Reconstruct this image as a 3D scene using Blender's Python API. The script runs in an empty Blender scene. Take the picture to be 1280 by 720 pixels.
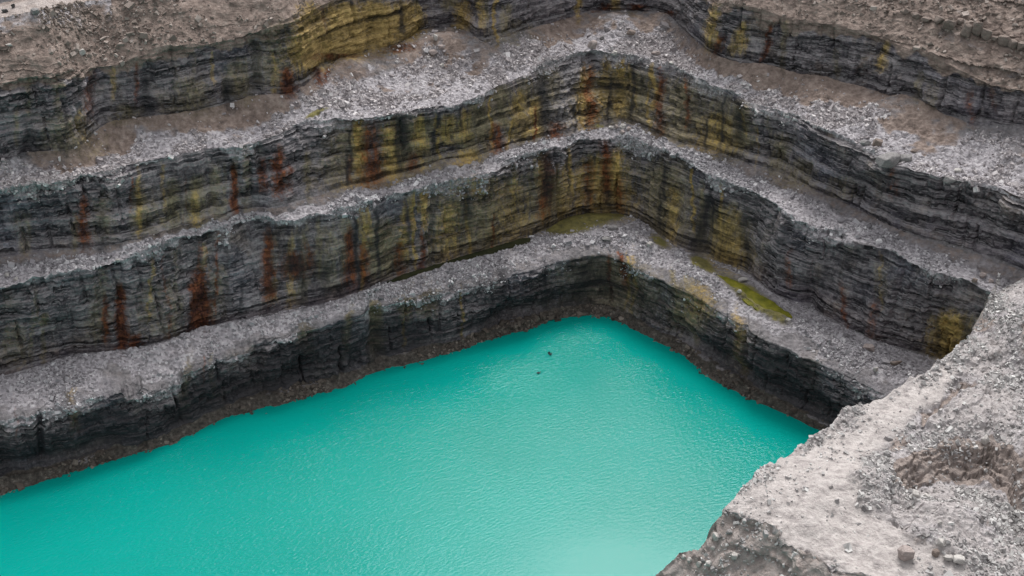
import bpy, bmesh, math, random
import numpy as np
from mathutils import Vector, Matrix

# ------------------------------------------------------------------ camera, sky, sun, exposure
SC = bpy.context.scene
COL = SC.collection
CAM_H, FOV, PITCH = 100.0, math.radians(46.0), math.radians(32.0)
FPX = 640.0 / math.tan(FOV / 2)                 # focal length in pixels of a 1280 px wide picture
cam = bpy.data.cameras.new('camera'); cam.sensor_width = 36.0; cam.lens = 18.0 / math.tan(FOV / 2)
cam.clip_start = 1.0; cam.clip_end = 9000.0
camo = bpy.data.objects.new('camera', cam); COL.objects.link(camo)
camo.location = (0, 0, CAM_H); camo.rotation_euler = (math.pi / 2 - PITCH, 0, 0)
SC.camera = camo

SUN_EL, SUN_AZ = math.radians(52.0), math.radians(8.5)      # ahead of the camera, a little to the right
world = bpy.data.worlds.new('World'); SC.world = world; world.use_nodes = True
wn = world.node_tree; wn.nodes.clear()
sky = wn.nodes.new('ShaderNodeTexSky'); sky.sky_type = 'NISHITA'; sky.sun_disc = False
sky.sun_elevation = SUN_EL; sky.sun_rotation = SUN_AZ; sky.air_density = 1.0; sky.dust_density = 4.0; sky.ozone_density = 1.0
hs = wn.nodes.new('ShaderNodeHueSaturation'); hs.inputs['Saturation'].default_value = 0.10   # clouded over
bg = wn.nodes.new('ShaderNodeBackground'); bg.inputs['Strength'].default_value = 0.15
wo = wn.nodes.new('ShaderNodeOutputWorld')
wn.links.new(sky.outputs[0], hs.inputs['Color']); wn.links.new(hs.outputs[0], bg.inputs[0]); wn.links.new(bg.outputs[0], wo.inputs[0])
sl = bpy.data.lights.new('sun', 'SUN'); sl.energy = 1.3; sl.angle = math.radians(19.0); sl.color = (1.0, 0.97, 0.93)
so = bpy.data.objects.new('sun', sl); COL.objects.link(so)
sd = Vector((math.sin(SUN_AZ) * math.cos(SUN_EL), math.cos(SUN_AZ) * math.cos(SUN_EL), math.sin(SUN_EL)))
so.rotation_euler = sd.to_track_quat('Z', 'Y').to_euler(); so.location = sd * 300
SC.view_settings.view_transform = 'Standard'; SC.view_settings.look = 'None'
SC.view_settings.gamma = 1.0; SC.view_settings.use_curve_mapping = False
SC.view_settings.exposure = 0.70
SC.cycles.max_bounces = 6

random.seed(7); RNG = np.random.default_rng(7)

# ------------------------------------------------------------------ helpers
def ray(x, y):
    """direction of the picture point (x, y) of a 1280 x 720 picture"""
    X = (np.asarray(x, float) - 640) / FPX; Y = -(np.asarray(y, float) - 360) / FPX
    cp, sp = math.cos(PITCH), math.sin(PITCH)
    return X, cp + Y * sp, -sp + Y * cp
def azt(x, y):
    dx, dy, dz = ray(x, y)
    return np.arctan2(dx, dy), dz / np.hypot(dx, dy)        # azimuth, tangent of the elevation
def at(x, y, z):
    dx, dy, dz = ray(x, y); t = (z - CAM_H) / dz
    return np.stack([dx * t, dy * t, np.zeros_like(t) + z], -1)
def to_px(P):
    cp, sp = math.cos(PITCH), math.sin(PITCH)
    y, z = P[..., 1], P[..., 2] - CAM_H
    dep = y * cp - z * sp; up = y * sp + z * cp
    return 640 + FPX * P[..., 0] / dep, 360 - FPX * up / dep

def _h(i, j, k, seed):
    h = (i.astype(np.uint32) * np.uint32(374761393)) ^ (j.astype(np.uint32) * np.uint32(668265263)) ^ (k.astype(np.uint32) * np.uint32(2147483647 - 1013)) ^ np.uint32((seed * 2246822519) & 0xffffffff)
    h = (h ^ (h >> np.uint32(15))) * np.uint32(2246822519)
    h = (h ^ (h >> np.uint32(13))) * np.uint32(3266489917)
    return ((h ^ (h >> np.uint32(16))) & np.uint32(0xffffff)).astype(np.float32) / np.float32(0xffffff)
def noise(x, y, z, seed=0):
    """smooth value noise, -1..1"""
    x, y, z = np.broadcast_arrays(x, y, z)
    fx, fy, fz = np.floor(x), np.floor(y), np.floor(z)
    u, v, w = (x - fx).astype(np.float32), (y - fy).astype(np.float32), (z - fz).astype(np.float32)
    u = u * u * (3 - 2 * u); v = v * v * (3 - 2 * v); w = w * w * (3 - 2 * w)
    i, j, k = fx.astype(np.int64), fy.astype(np.int64), fz.astype(np.int64)
    r = 0
    for a in (0, 1):
        for b in (0, 1):
            for c in (0, 1):
                r = r + _h(i + a, j + b, k + c, seed) * (u if a else 1 - u) * (v if b else 1 - v) * (w if c else 1 - w)
    return r * 2 - 1
def step(a, b, x):
    t = np.clip((x - a) / (b - a), 0, 1); return t * t * (3 - 2 * t)
def curve(pts, n=900):
    """a smooth curve through the points (x, y), one y for each x"""
    a = np.array(pts, float); x = np.linspace(a[0, 0], a[-1, 0], n)
    y = np.interp(x, a[:, 0], a[:, 1]); k = 9
    yp = np.pad(y, k, mode='edge'); yp[:k] = y[0] - (y[1] - y[0]) * np.arange(k, 0, -1); yp[-k:] = y[-1] + (y[-1] - y[-2]) * np.arange(1, k + 1)
    return x, np.convolve(yp, np.ones(2 * k + 1) / (2 * k + 1), 'valid')

def mesh_grid(name, P, mat, attrs, kind, label=None, cat=None):
    """a sheet of quads through the grid of points P[row, column]"""
    R, C = P.shape[:2]
    idx = np.arange(R * C).reshape(R, C)
    q = np.stack([idx[:-1, :-1], idx[:-1, 1:], idx[1:, 1:], idx[1:, :-1]], -1).reshape(-1, 4)
    return mesh_raw(name, P.reshape(-1, 3), q, mat, {k: v.reshape(R * C, -1) for k, v in attrs.items()}, kind, label, cat)
def mesh_raw(name, V, F, mat, attrs=None, kind=None, label=None, cat=None, smooth=False, parent=None):
    me = bpy.data.meshes.new(name); n = F.shape[1]
    me.vertices.add(len(V)); me.vertices.foreach_set('co', np.ascontiguousarray(V, np.float32).ravel())
    me.loops.add(F.size); me.loops.foreach_set('vertex_index', np.ascontiguousarray(F, np.int32).ravel())
    me.polygons.add(len(F)); me.polygons.foreach_set('loop_start', np.arange(0, F.size, n, dtype=np.int32))
    me.polygons.foreach_set('use_smooth', np.full(len(F), smooth))
    for k, v in (attrs or {}).items():
        if v.shape[1] == 3:
            at_ = me.attributes.new(k, 'FLOAT_VECTOR', 'POINT'); at_.data.foreach_set('vector', np.ascontiguousarray(v, np.float32).ravel())
        else:
            at_ = me.attributes.new(k, 'FLOAT', 'POINT'); at_.data.foreach_set('value', np.ascontiguousarray(v, np.float32).ravel())
    me.update(); me.validate()
    me.materials.append(mat)
    o = bpy.data.objects.new(name, me); COL.objects.link(o); o.parent = parent
    tag(o, label, cat, kind)
    return o
def tag(o, label=None, cat=None, kind=None, group=None):
    if label: o['label'] = label
    if cat: o['category'] = cat
    if kind: o['kind'] = kind
    if group: o['group'] = group
    return o

# ------------------------------------------------------------------ materials
class NT:
    def __init__(s, name):
        s.m = bpy.data.materials.new(name); s.m.use_nodes = True; s.t = s.m.node_tree; s.t.nodes.clear()
        s.out = s.n('ShaderNodeOutputMaterial'); s.b = s.n('ShaderNodeBsdfPrincipled'); s.l(s.b.outputs[0], s.out.inputs[0])
        s.pos = s.n('ShaderNodeNewGeometry').outputs['Position']
    def n(s, t, **kw):
        k = s.t.nodes.new(t)
        for a, v in kw.items(): setattr(k, a, v)
        return k
    def l(s, a, b): s.t.links.new(a, b)
    def scaled(s, sx, sy, sz):
        m = s.n('ShaderNodeVectorMath', operation='MULTIPLY'); s.l(s.pos, m.inputs[0]); m.inputs[1].default_value = (sx, sy, sz); return m.outputs[0]
    def noise(s, vec, scale, detail=4, rough=0.55, dist=0.0):
        k = s.n('ShaderNodeTexNoise'); s.l(vec, k.inputs['Vector'])
        k.inputs['Scale'].default_value = scale; k.inputs['Detail'].default_value = detail; k.inputs['Roughness'].default_value = rough; k.inputs['Distortion'].default_value = dist
        return k.outputs['Fac']
    def ramp(s, fac, stops):
        k = s.n('ShaderNodeValToRGB'); s.l(fac, k.inputs[0]); e = k.color_ramp.elements
        while len(e) < len(stops): e.new(0.5)
        for el, (p, c) in zip(e, stops): el.position = p; el.color = (*c, 1) if len(c) == 3 else c
        return k.outputs[0]
    def mix(s, fac, a, b, mode='MIX'):
        k = s.n('ShaderNodeMix', data_type='RGBA', blend_type=mode)
        for v, i in ((fac, k.inputs[0]), (a, k.inputs[6]), (b, k.inputs[7])):
            if isinstance(v, (int, float)): i.default_value = v
            elif isinstance(v, tuple): i.default_value = (*v, 1)
            else: s.l(v, i)
        return k.outputs[2]
    def math(s, op, a, b=None, clamp=False):
        k = s.n('ShaderNodeMath', operation=op, use_clamp=clamp)
        for v, i in ((a, k.inputs[0]), (b, k.inputs[1])):
            if v is None: continue
            if isinstance(v, (int, float)): i.default_value = v
            else: s.l(v, i)
        return k.outputs[0]
    def attr(s, name):
        k = s.n('ShaderNodeAttribute', attribute_name=name); return k
    def bump(s, h, strength, dist):
        k = s.n('ShaderNodeBump'); k.inputs['Strength'].default_value = strength; k.inputs['Distance'].default_value = dist; s.l(h, k.inputs['Height']); s.l(k.outputs[0], s.b.inputs['Normal'])
def g(v, r=1.0, b=1.0): return (v * r, v, v * b)

def make_rock():
    t = NT('quarry_rock')
    a = t.n('ShaderNodeSeparateXYZ'); t.l(t.attr('cover').outputs['Vector'], a.inputs[0])      # rubble, earth, pale dust
    b = t.n('ShaderNodeSeparateXYZ'); t.l(t.attr('stain').outputs['Vector'], b.inputs[0])      # rust, ochre, olive
    c = t.n('ShaderNodeSeparateXYZ'); t.l(t.attr('stain_shade').outputs['Vector'], c.inputs[0])     # black seep and painted shade, moss, wet shore
    # bedded dark shale: thin beds of slightly different greys, broken along the wall
    beds = t.noise(t.scaled(0.04, 0.04, 1.0), 1.9, 5, 0.7)
    blot = t.noise(t.scaled(1, 1, 1.5), 0.22, 5, 0.62)
    fine = t.noise(t.scaled(0.7, 0.7, 1.3), 2.2, 6, 0.75)
    f = t.math('ADD', t.math('ADD', t.math('MULTIPLY', beds, 0.30), t.math('MULTIPLY', fine, 0.38)), t.math('MULTIPLY', blot, 0.32))
    st = t.noise(t.scaled(1.9, 1.9, 0.13), 1.0, 6, 0.75)                      # runs drawn out downwards
    f = t.math('ADD', f, t.math('MULTIPLY', t.math('SUBTRACT', st, .5), .20))
    f = t.math('ADD', f, t.math('MULTIPLY', t.math('SUBTRACT', t.attr('bed').outputs['Fac'], .5), .20))
    rock = t.ramp(f, [(0.37, g(.013, 1.13, 1.16)), (0.455, g(.050, 1.14, 1.14)), (0.535, g(.118, 1.14, 1.08)), (0.65, g(.29, 1.12, 1.03))])
    cool = t.math('MULTIPLY', t.ramp(t.noise(t.pos, 0.11, 3, 0.5), [(0.50, (0, 0, 0)), (0.68, (1, 1, 1))]), 0.7)
    rock = t.mix(cool, rock, t.mix(1.0, rock, (0.90, 0.96, 1.12), 'MULTIPLY'))
    warm = t.math('MULTIPLY', t.ramp(t.noise(t.scaled(1, 1, 0.5), 0.23, 4, 0.6), [(0.52, (0, 0, 0)), (0.70, (1, 1, 1))]), 0.55)
    rock = t.mix(warm, rock, t.mix(1.0, rock, (1.35, 1.15, 0.80), 'MULTIPLY'))
    # broken stone
    vor = t.n('ShaderNodeTexVoronoi'); t.l(t.pos, vor.inputs['Vector']); vor.inputs['Scale'].default_value = 3.2
    vs = t.n('ShaderNodeSeparateColor'); t.l(vor.outputs['Color'], vs.inputs[0])
    rn = t.math('ADD', t.math('MULTIPLY', vs.outputs[0], 0.6), t.math('MULTIPLY', t.noise(t.pos, 0.5, 5, 0.65), 0.4))
    rub = t.ramp(rn, [(0.15, g(.13, 1.06, 1.05)), (0.45, g(.27, 1.07, 1.06)), (0.68, g(.37, 1.06, 1.05)), (0.9, g(.48, 1.04, 1.03))])
    # loose earth
    en = t.noise(t.pos, 0.9, 7, 0.7)
    earth = t.ramp(en, [(0.30, (.095, .074, .066)), (0.5, (.215, .166, .143)), (0.68, (.33, .270, .238))])
    pale = t.ramp(t.noise(t.pos, 1.1, 7, 0.72), [(0.28, (.225, .205, .202)), (0.46, (.385, .350, .338)), (0.66, (.50, .463, .448))])
    brk = t.noise(t.pos, 0.7, 6, 0.75)
    def soft(m, w=0.5):                                    # a mask with a broken edge
        return t.ramp(t.math('ADD', m, t.math('MULTIPLY', t.math('SUBTRACT', brk, 0.5), w * 2)), [(0.38, (0, 0, 0)), (0.62, (1, 1, 1))])
    nrm = t.n('ShaderNodeSeparateXYZ'); gn = t.n('ShaderNodeNewGeometry'); t.l(gn.outputs['True Normal'], nrm.inputs[0])
    dust = t.math('MULTIPLY', t.ramp(t.math('ADD', nrm.outputs[2], t.math('MULTIPLY', t.math('SUBTRACT', brk, .5), .8)), [(0.42, (0, 0, 0)), (0.80, (1, 1, 1))]), 0.6)
    rock = t.mix(dust, rock, t.mix(.5, rub, (.20, .195, .19)))       # grit lying on the ledges
    col = t.mix(soft(a.outputs[1]), rock, earth)
    col = t.mix(soft(a.outputs[0]), col, rub)
    col = t.mix(t.math('MULTIPLY', t.math('ADD', t.math('MULTIPLY', a.outputs[2], .75), t.math('MULTIPLY', soft(a.outputs[2], .6), .25)), 1.0), col, pale)
    # stains, and the shade painted on the lowest face: streaks drawn out downwards
    st2 = t.noise(t.scaled(1, 1, 0.6), 1.6, 5, 0.7)
    def streak(m, k=1.0):
        v = t.math('ADD', t.math('MULTIPLY', m, 1.25), t.math('MULTIPLY', t.math('SUBTRACT', t.math('ADD', t.math('MULTIPLY', st, 0.62), t.math('MULTIPLY', st2, 0.38)), 0.52), 3.4))
        return t.math('MULTIPLY', t.math('MULTIPLY', t.ramp(v, [(0.05, (0, 0, 0)), (1.15, (1, 1, 1))]), t.ramp(m, [(0.02, (0, 0, 0)), (0.3, (1, 1, 1))])), k)
    val = t.ramp(f, [(0.38, g(.2)), (0.5, g(.9)), (0.62, g(1.9))])
    col = t.mix(streak(b.outputs[2], .85), col, t.mix(1.0, (.150, .124, .072), val, 'MULTIPLY'))
    col = t.mix(streak(b.outputs[1], .8), col, t.mix(1.0, (.295, .203, .062), val, 'MULTIPLY'))
    col = t.mix(streak(b.outputs[0], .93), col, t.mix(1.0, t.ramp(st2, [(0.40, (.036, .008, .005)), (0.62, (.15, .048, .018))]), val, 'MULTIPLY'))
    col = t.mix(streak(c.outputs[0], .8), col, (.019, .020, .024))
    col = t.mix(t.math('MULTIPLY', soft(c.outputs[1], .35), .85), col, t.ramp(brk, [(0.35, (.07, .066, .018)), (0.65, (.23, .20, .050))]))
    wet = soft(c.outputs[2], .3)
    col = t.mix(wet, col, t.ramp(t.noise(t.pos, 1.6, 6, .7), [(0.33, (.022, .020, .018)), (0.55, (.080, .070, .060)), (0.75, (.19, .175, .155))]))
    t.l(col, t.b.inputs['Base Color'])
    t.l(t.math('SUBTRACT', 0.92, t.math('MULTIPLY', wet, 0.3)), t.b.inputs['Roughness'])
    t.b.inputs['Specular IOR Level'].default_value = 0.25
    t.bump(t.noise(t.scaled(1, 1, 1.8), 2.4, 6, 0.7), 0.8, 0.35)
    return t.m
def make_stone(name, stops):
    t = NT(name)
    n = t.math('ADD', t.math('MULTIPLY', t.attr('tone').outputs['Fac'], 0.75), t.math('MULTIPLY', t.noise(t.pos, 3.0, 5, 0.7), 0.25))
    t.l(t.ramp(n, stops), t.b.inputs['Base Color']); t.b.inputs['Roughness'].default_value = 0.9; t.b.inputs['Specular IOR Level'].default_value = 0.25
    t.bump(t.noise(t.pos, 5.0, 5, 0.7), 0.5, 0.1)
    return t.m
def make_boulder(name, lo, hi):
    t = NT(name)
    n = t.math('ADD', t.math('MULTIPLY', t.noise(t.scaled(1, 1, 2.5), 1.8, 6, 0.7), .7), t.math('MULTIPLY', t.noise(t.pos, 8, 3), .3))
    t.l(t.ramp(n, [(0.32, lo), (0.66, hi)]), t.b.inputs['Base Color']); t.b.inputs['Roughness'].default_value = 0.9; t.b.inputs['Specular IOR Level'].default_value = 0.25
    t.bump(t.noise(t.pos, 4.0, 6, 0.7), 0.7, 0.2)
    return t.m
def make_water():
    t = NT('turquoise_water')
    n = t.noise(t.scaled(1, 1, 1), 0.035, 3, 0.5)
    t.l(t.ramp(n, [(0.3, (.0009, .214, .182)), (0.7, (.0013, .244, .210))]), t.b.inputs['Base Color'])
    t.b.inputs['Roughness'].default_value = 0.11; t.b.inputs['IOR'].default_value = 1.333; t.b.inputs['Specular IOR Level'].default_value = 0.12
    r = t.n('ShaderNodeVectorRotate', rotation_type='Z_AXIS'); r.inputs['Angle'].default_value = math.radians(-32); t.l(t.pos, r.inputs['Vector'])
    sc = t.n('ShaderNodeVectorMath', operation='MULTIPLY'); t.l(r.outputs[0], sc.inputs[0]); sc.inputs[1].default_value = (1.5, 4.0, 1)
    rip = t.math('ADD', t.noise(sc.outputs[0], 1.0, 2, 0.5, .15), t.math('MULTIPLY', t.noise(t.pos, 3.0, 2, .5), .3))
    calm = t.attr('ripple').outputs['Fac']
    t.bump(t.math('MULTIPLY', rip, calm), 1.0, 0.07)
    return t.m
def make_pool(name, lo, hi, rough):
    t = NT(name)
    t.l(t.ramp(t.noise(t.pos, 0.9, 5, .65), [(0.35, lo), (0.65, hi)]), t.b.inputs['Base Color']); t.b.inputs['Roughness'].default_value = rough; t.b.inputs['IOR'].default_value = 1.333
    t.bump(t.noise(t.pos, 4, 3), .2, .05)
    return t.m
M_ROCK = make_rock()
M_RUBBLE = make_stone('grey_rubble', [(0.15, g(.11, 1.06, 1.05)), (0.4, g(.25, 1.06, 1.06)), (0.65, g(.38, 1.04, 1.04)), (0.85, g(.66, 1.02, 1.01))])
M_RUBBLE3 = make_stone('pinkish_rubble', [(0.15, g(.13, 1.10, 1.02)), (0.4, g(.26, 1.10, 1.02)), (0.65, g(.38, 1.08, 1.01)), (0.85, g(.64, 1.04, 1.0))])
M_SPURST = make_stone('pale_rubble', [(0.12, g(.12, 1.07, 1.0)), (0.4, g(.30, 1.05, .99)), (0.65, g(.42, 1.03, .98)), (0.88, g(.64, 1.01, .98))])
M_BOULD = {'pink': make_boulder('pinkish_stone', (.20, .165, .155), (.42, .36, .34)), 'grey': make_boulder('grey_stone', (.12, .114, .114), (.29, .278, .275)),
           'pale': make_boulder('pale_stone', (.27, .25, .24), (.54, .515, .49)), 'brown': make_boulder('brown_stone', (.11, .085, .075), (.25, .205, .18)), 'dark': make_boulder('dark_stone', (.03, .03, .032), (.10, .098, .098))}
M_WATER = make_water()
# ------------------------------------------------------------------ the pit wall: stepped faces and benches
# lines of the wall as seen in the picture (x, y of 1280 x 720); each lies at a known level, so its distance follows
L={}
L['shore']=[(0,617),(144,574),(217,552),(289,520),(430,485),(459,469),(569,438),(613,423),(660,410),(694,398),(727,394),(754,395),(778,405),(811,421),(855,445),(878,467),(929,494),(975,514),(1018,533)]
L['f1']=[(0,592),(54,586),(108,568),(173,552),(245,525),(310,492),(361,482),(430,465),(459,455),(502,438),(583,418),(633,411),(687,390),(727,379),(761,378),(794,396),(855,425),(917,462),(937,486),(975,502),(1022,524)]
L['b1']=[(0,521),(54,510),(108,496),(162,494),(217,478),(269,450),(336,428),(369,408),(430,394),(475,378),(526,378),(559,364),(610,358),(660,334),(694,321),(727,316),(761,319),(794,334),(850,356),(890,373),(934,395),(984,413),(1035,435),(1085,453),(1119,465)]
L['c1']=[(0,473),(34,464),(84,447),(148,440),(175,437),(215,425),(249,413),(302,400),(336,395),(430,378),(469,361),(492,351),(543,336),(576,327),(633,312),(677,299),(714,295),(744,293),(774,287),(794,295),(828,309),(855,321),(884,337),(917,361),(951,384),(991,403),(1038,425),(1085,443),(1135,462)]
L['f2']=[(0,471),(34,462),(84,445),(148,438),(175,435),(215,423),(249,411),(302,398),(336,393),(425,374),(469,356),(485,349),(526,339),(576,322),(613,311),(653,299),(680,287),(710,272),(745,266),(778,267),(805,277),(850,312),(884,321),(934,339),(964,366),(1011,384),(1051,406),(1092,425),(1135,438),(1172,448)]
L['c2']=[(0,364),(50,356),(101,345),(134,327),(151,324),(202,307),(269,287),(319,274),(369,274),(430,262),(475,247),(526,235),(586,217),(627,208),(677,190),(710,181),(734,175),(768,170),(794,176),(828,188),(855,202),(890,220),(934,235),(961,250),(994,278),(1018,285),(1051,284),(1078,299),(1119,317),(1152,334),(1186,349),(1219,368),(1235,374)]
L['f3']=[(0,321),(67,312),(101,311),(151,304),(235,284),(285,270),(302,265),(353,258),(386,247),(430,233),(492,218),(526,210),(593,195),(633,185),(680,170),(720,163),(744,156),(778,146),(801,155),(828,168),(855,178),(900,190),(934,205),(984,222),(1015,236),(1068,257),(1119,284),(1152,297),(1203,311),(1253,327)]
L['c3']=[(0,240),(67,232),(101,218),(168,205),(235,188),(296,181),(336,175),(356,160),(386,153),(430,148),(475,146),(526,136),(586,126),(627,104),(660,92),(710,72),(744,66),(778,67),(811,74),(855,90),(900,111),(934,124),(968,136),(1001,148),(1031,169),(1068,181),(1102,198),(1146,210),(1186,222),(1236,232),(1280,247)]
L['f4']=[(0,201),(34,191),(91,186),(134,153),(178,148),(235,141),(275,131),(319,121),(363,118),(396,97),(425,74),(465,62),(502,55),(526,37),(576,34),(600,58),(660,37),(710,20),(744,12),(788,12),(828,17),(855,32),(884,63),(917,79),(968,86),(1018,95),(1085,111),(1105,118),(1169,139),(1219,154),(1280,165)]
L['c4']=[(0,104),(84,87),(151,81),(185,65),(269,54),(336,34),(386,13),(420,0),(890,0),(984,24),(1035,30),(1092,40),(1119,60),(1169,74),(1219,97),(1280,128)]

L['c4'] = [(0,104),(84,87),(151,81),(185,65),(269,54),(336,34),(386,13),(420,0),(500,-22),(600,-34),(745,-62),(820,-36),(890,0),(984,24),(1035,32),(1092,46),(1119,54),(1169,72),(1219,96),(1280,128)]
L['c5'] = [(0,23),(60,11),(111,0),(250,-22),(420,-62),(745,-130),(900,-112),(1280,-60)]
ZL = dict(shore=0.0, f1=0.9, c1=10.0, f2=9.45, c2=21.4, f3=22.5, c3=31.0, f4=33.6)
NC = 1150
AZ = np.linspace(math.radians(-31.5), math.radians(32.5), NC)
def base_dirs():
    x, y = curve(L['shore']); P = at(x, y, 0.0)
    dl = P[20] - P[700]; dr = P[-10] - P[720]
    a, b = P[int(900 * .64)], P[5]
    dl = b - a; return dl[:2] / np.hypot(*dl[:2]), dr[:2] / np.hypot(*dr[:2])
DL, DR = base_dirs()
def radial(name):
    """distance from the camera's plumb line for every column"""
    x, y = curve(L[name]); P = at(x, y, ZL[name])[:, :2]
    s = np.array([10, 40, 90, 150.])[:, None]
    P = np.concatenate([(P[0] + DL * s)[::-1], P, P[-1] + DR * s])
    a = np.arctan2(P[:, 0], P[:, 1]); o = np.argsort(a)
    return np.interp(AZ, a[o], np.hypot(P[:, 0], P[:, 1])[o])
def tane(name):
    x, y = curve(L[name]); a, e = azt(x, y); return np.interp(AZ, a, e)
def smooth(v, k):
    return np.convolve(np.pad(v, k, mode='edge'), np.ones(2 * k + 1) / (2 * k + 1), 'valid')
r_sh, r_f1 = radial('shore'), radial('f1')
CI = np.arange(NC)
def jag(seed, a=1.0): return .65 * a * (.75 * noise(CI / 17, 0, 0, seed) + .45 * noise(CI / 6.3, 0, 0, seed + 1) + .25 * noise(CI / 2.7, 0, 0, seed + 2))
r_f1 = np.maximum(r_sh + .62 * (r_f1 - r_sh) + jag(70, .5), r_sh + 0.5)
# brow of the lowest face: up the steep face from its foot to the sight line
def up_slope(r0, z0, e, run):                      # run: metres back for each metre up
    return (CAM_H + r0 * e - z0) / (1 - run * e)
h_b1 = np.clip(smooth(up_slope(r_f1, ZL['f1'], tane('b1'), 0.22), 4) + jag(73, 1.3), 2.5, 7.6)
r_b1, z_b1 = r_f1 + 0.22 * h_b1, ZL['f1'] + h_b1
r_c1 = np.maximum(radial('c1') + jag(76, .5), r_b1 + 0.9 * (10.0 - z_b1)); r_f2 = np.maximum(radial('f2'), r_c1 + 0.7)
r_c2 = np.maximum(radial('c2') + jag(79, .8), r_f2 + 0.8); r_f3 = np.maximum(radial('f3'), r_c2 + 1.2)
r_c3 = np.maximum(radial('c3') + jag(82, .9), r_f3 + 0.6); r_f4 = np.maximum(radial('f4'), r_c3 + 2.0)
h_c4 = np.clip(smooth(up_slope(r_f4, ZL['f4'], tane('c4'), 0.28), 6), 5.0, 17.0)
r_c4, z_c4 = r_f4 + 0.28 * h_c4, ZL['f4'] + h_c4
h_c5 = np.clip(smooth(up_slope(r_c4, z_c4, tane('c5'), 1.45), 20), 4.0, 26.0)
r_c5, z_c5 = r_c4 + 1.45 * h_c5, z_c4 + h_c5
one = np.ones(NC)
KEY = [  # distance, level at each key line, and the rows up to the next
    (r_sh - 9, -4 * one, 3), (r_sh - 0.5, -0.35 * one, 26), (r_f1, ZL['f1'] * one, 88), (r_b1, z_b1, 56), (r_c1, 10 * one, 22), (r_f2, ZL['f2'] * one, 128),
    (r_c2, ZL['c2'] * one, 40), (r_f3, ZL['f3'] * one, 104), (r_c3, ZL['c3'] * one, 84), (r_f4, ZL['f4'] * one, 96), (r_c4, z_c4, 92), (r_c5, z_c5, 14), (r_c5 + 14, z_c5 + .4, 10), (r_c5 + 160, z_c5 + 4, 4), (r_c5 + 5000, z_c5 + 4, 0)]
NAMES = ['bed', 'shore', 'face1', 'brow1', 'bench1', 'face2', 'bench2', 'face3', 'bench3', 'face4', 'slope', 'rim', 'plain', 'far']
rows_r, rows_z, seg, frac = [], [], [], []
for i, (r, z, n) in enumerate(KEY[:-1]):
    r2, z2, _ = KEY[i + 1]
    for k in range(n):
        t = k / n
        zt = t
        if NAMES[i] in ('bench2', 'bench3'): zt = 0.25 * t + 0.75 * t ** 2.6      # flat, then the talus below the next face
        if NAMES[i] == 'brow1': zt = t ** 0.8
        dip = -0.35 * math.sin(math.pi * t) if NAMES[i] == 'bench1' else 0.0
        rows_r.append(r + (r2 - r) * t); rows_z.append(z + (z2 - z) * zt + dip); seg.append(i); frac.append(t)
rows_r.append(KEY[-1][0]); rows_z.append(KEY[-1][1]); seg.append(13); frac.append(1.0)
RR, ZZ = np.array(rows_r), np.array(rows_z); SEG, FR = np.array(seg), np.array(frac)
lo, hi = np.searchsorted(SEG, 1), np.searchsorted(SEG, 11)
for _ in range(2):                                   # take the knife edge off the breaks of slope
    RR[lo:hi] = (RR[lo - 1:hi - 1] + 2 * RR[lo:hi] + RR[lo + 1:hi + 1]) / 4
    ZZ[lo:hi] = (ZZ[lo - 1:hi - 1] + 2 * ZZ[lo:hi] + ZZ[lo + 1:hi + 1]) / 4
P = np.stack([RR * np.sin(AZ), RR * np.cos(AZ), ZZ], -1)
PX, PY = to_px(P)                                    # where each point stands in the picture (to place stains and finds)
SEGg = SEG[:, None] + np.zeros((1, NC), int); FRg = FR[:, None] + np.zeros((1, NC))
def seg_is(*n): return np.isin(SEGg, [NAMES.index(k) for k in n])
# outward normal of the wall in plan
def blur_cols(A, k):
    c = np.cumsum(np.pad(A, ((0, 0), (k + 1, k), (0, 0)), mode='edge'), 1); return (c[:, 2 * k + 1:] - c[:, :-2 * k - 1]) / (2 * k + 1)
S = blur_cols(P[..., :2], 16); T = np.gradient(S, axis=1); T /= np.linalg.norm(T, axis=-1, keepdims=True) + 1e-9
N = np.stack([T[..., 1], -T[..., 0]], -1); N *= np.sign(-(N * P[..., :2]).sum(-1, keepdims=True))
x, y, z = P[..., 0], P[..., 1], P[..., 2]
def bell(px, py, cx, cy, sx, sy, rot=0.0):
    c, s = math.cos(math.radians(rot)), math.sin(math.radians(rot)); u, v = px - cx, py - cy
    return np.exp(-(((c * u + s * v) / sx) ** 2 + ((-s * u + c * v) / sy) ** 2))
face = seg_is('face1', 'face2', 'face3', 'face4').astype(float)
end = np.minimum(step(0, .10, FRg), step(1, .93, FRg))
wface = face * (0.35 + 0.65 * end)
wface = np.where(seg_is('brow1'), 0.45 * (1 - FRg), wface)
wface = np.where(seg_is('slope'), 0.30, wface)
col1 = noise(x / 15, y / 15, z / 40, 1); col2 = noise(x / 5.2, y / 5.2, z / 16, 2); col3 = noise(x / 2.1, y / 2.1, z / 6, 3)
col4 = noise(x / .95, y / .95, z / 4.5, 30); butt = 0.5 * col1 + 0.5 * col2 + 0.26 * col3 + .16 * col4
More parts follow.
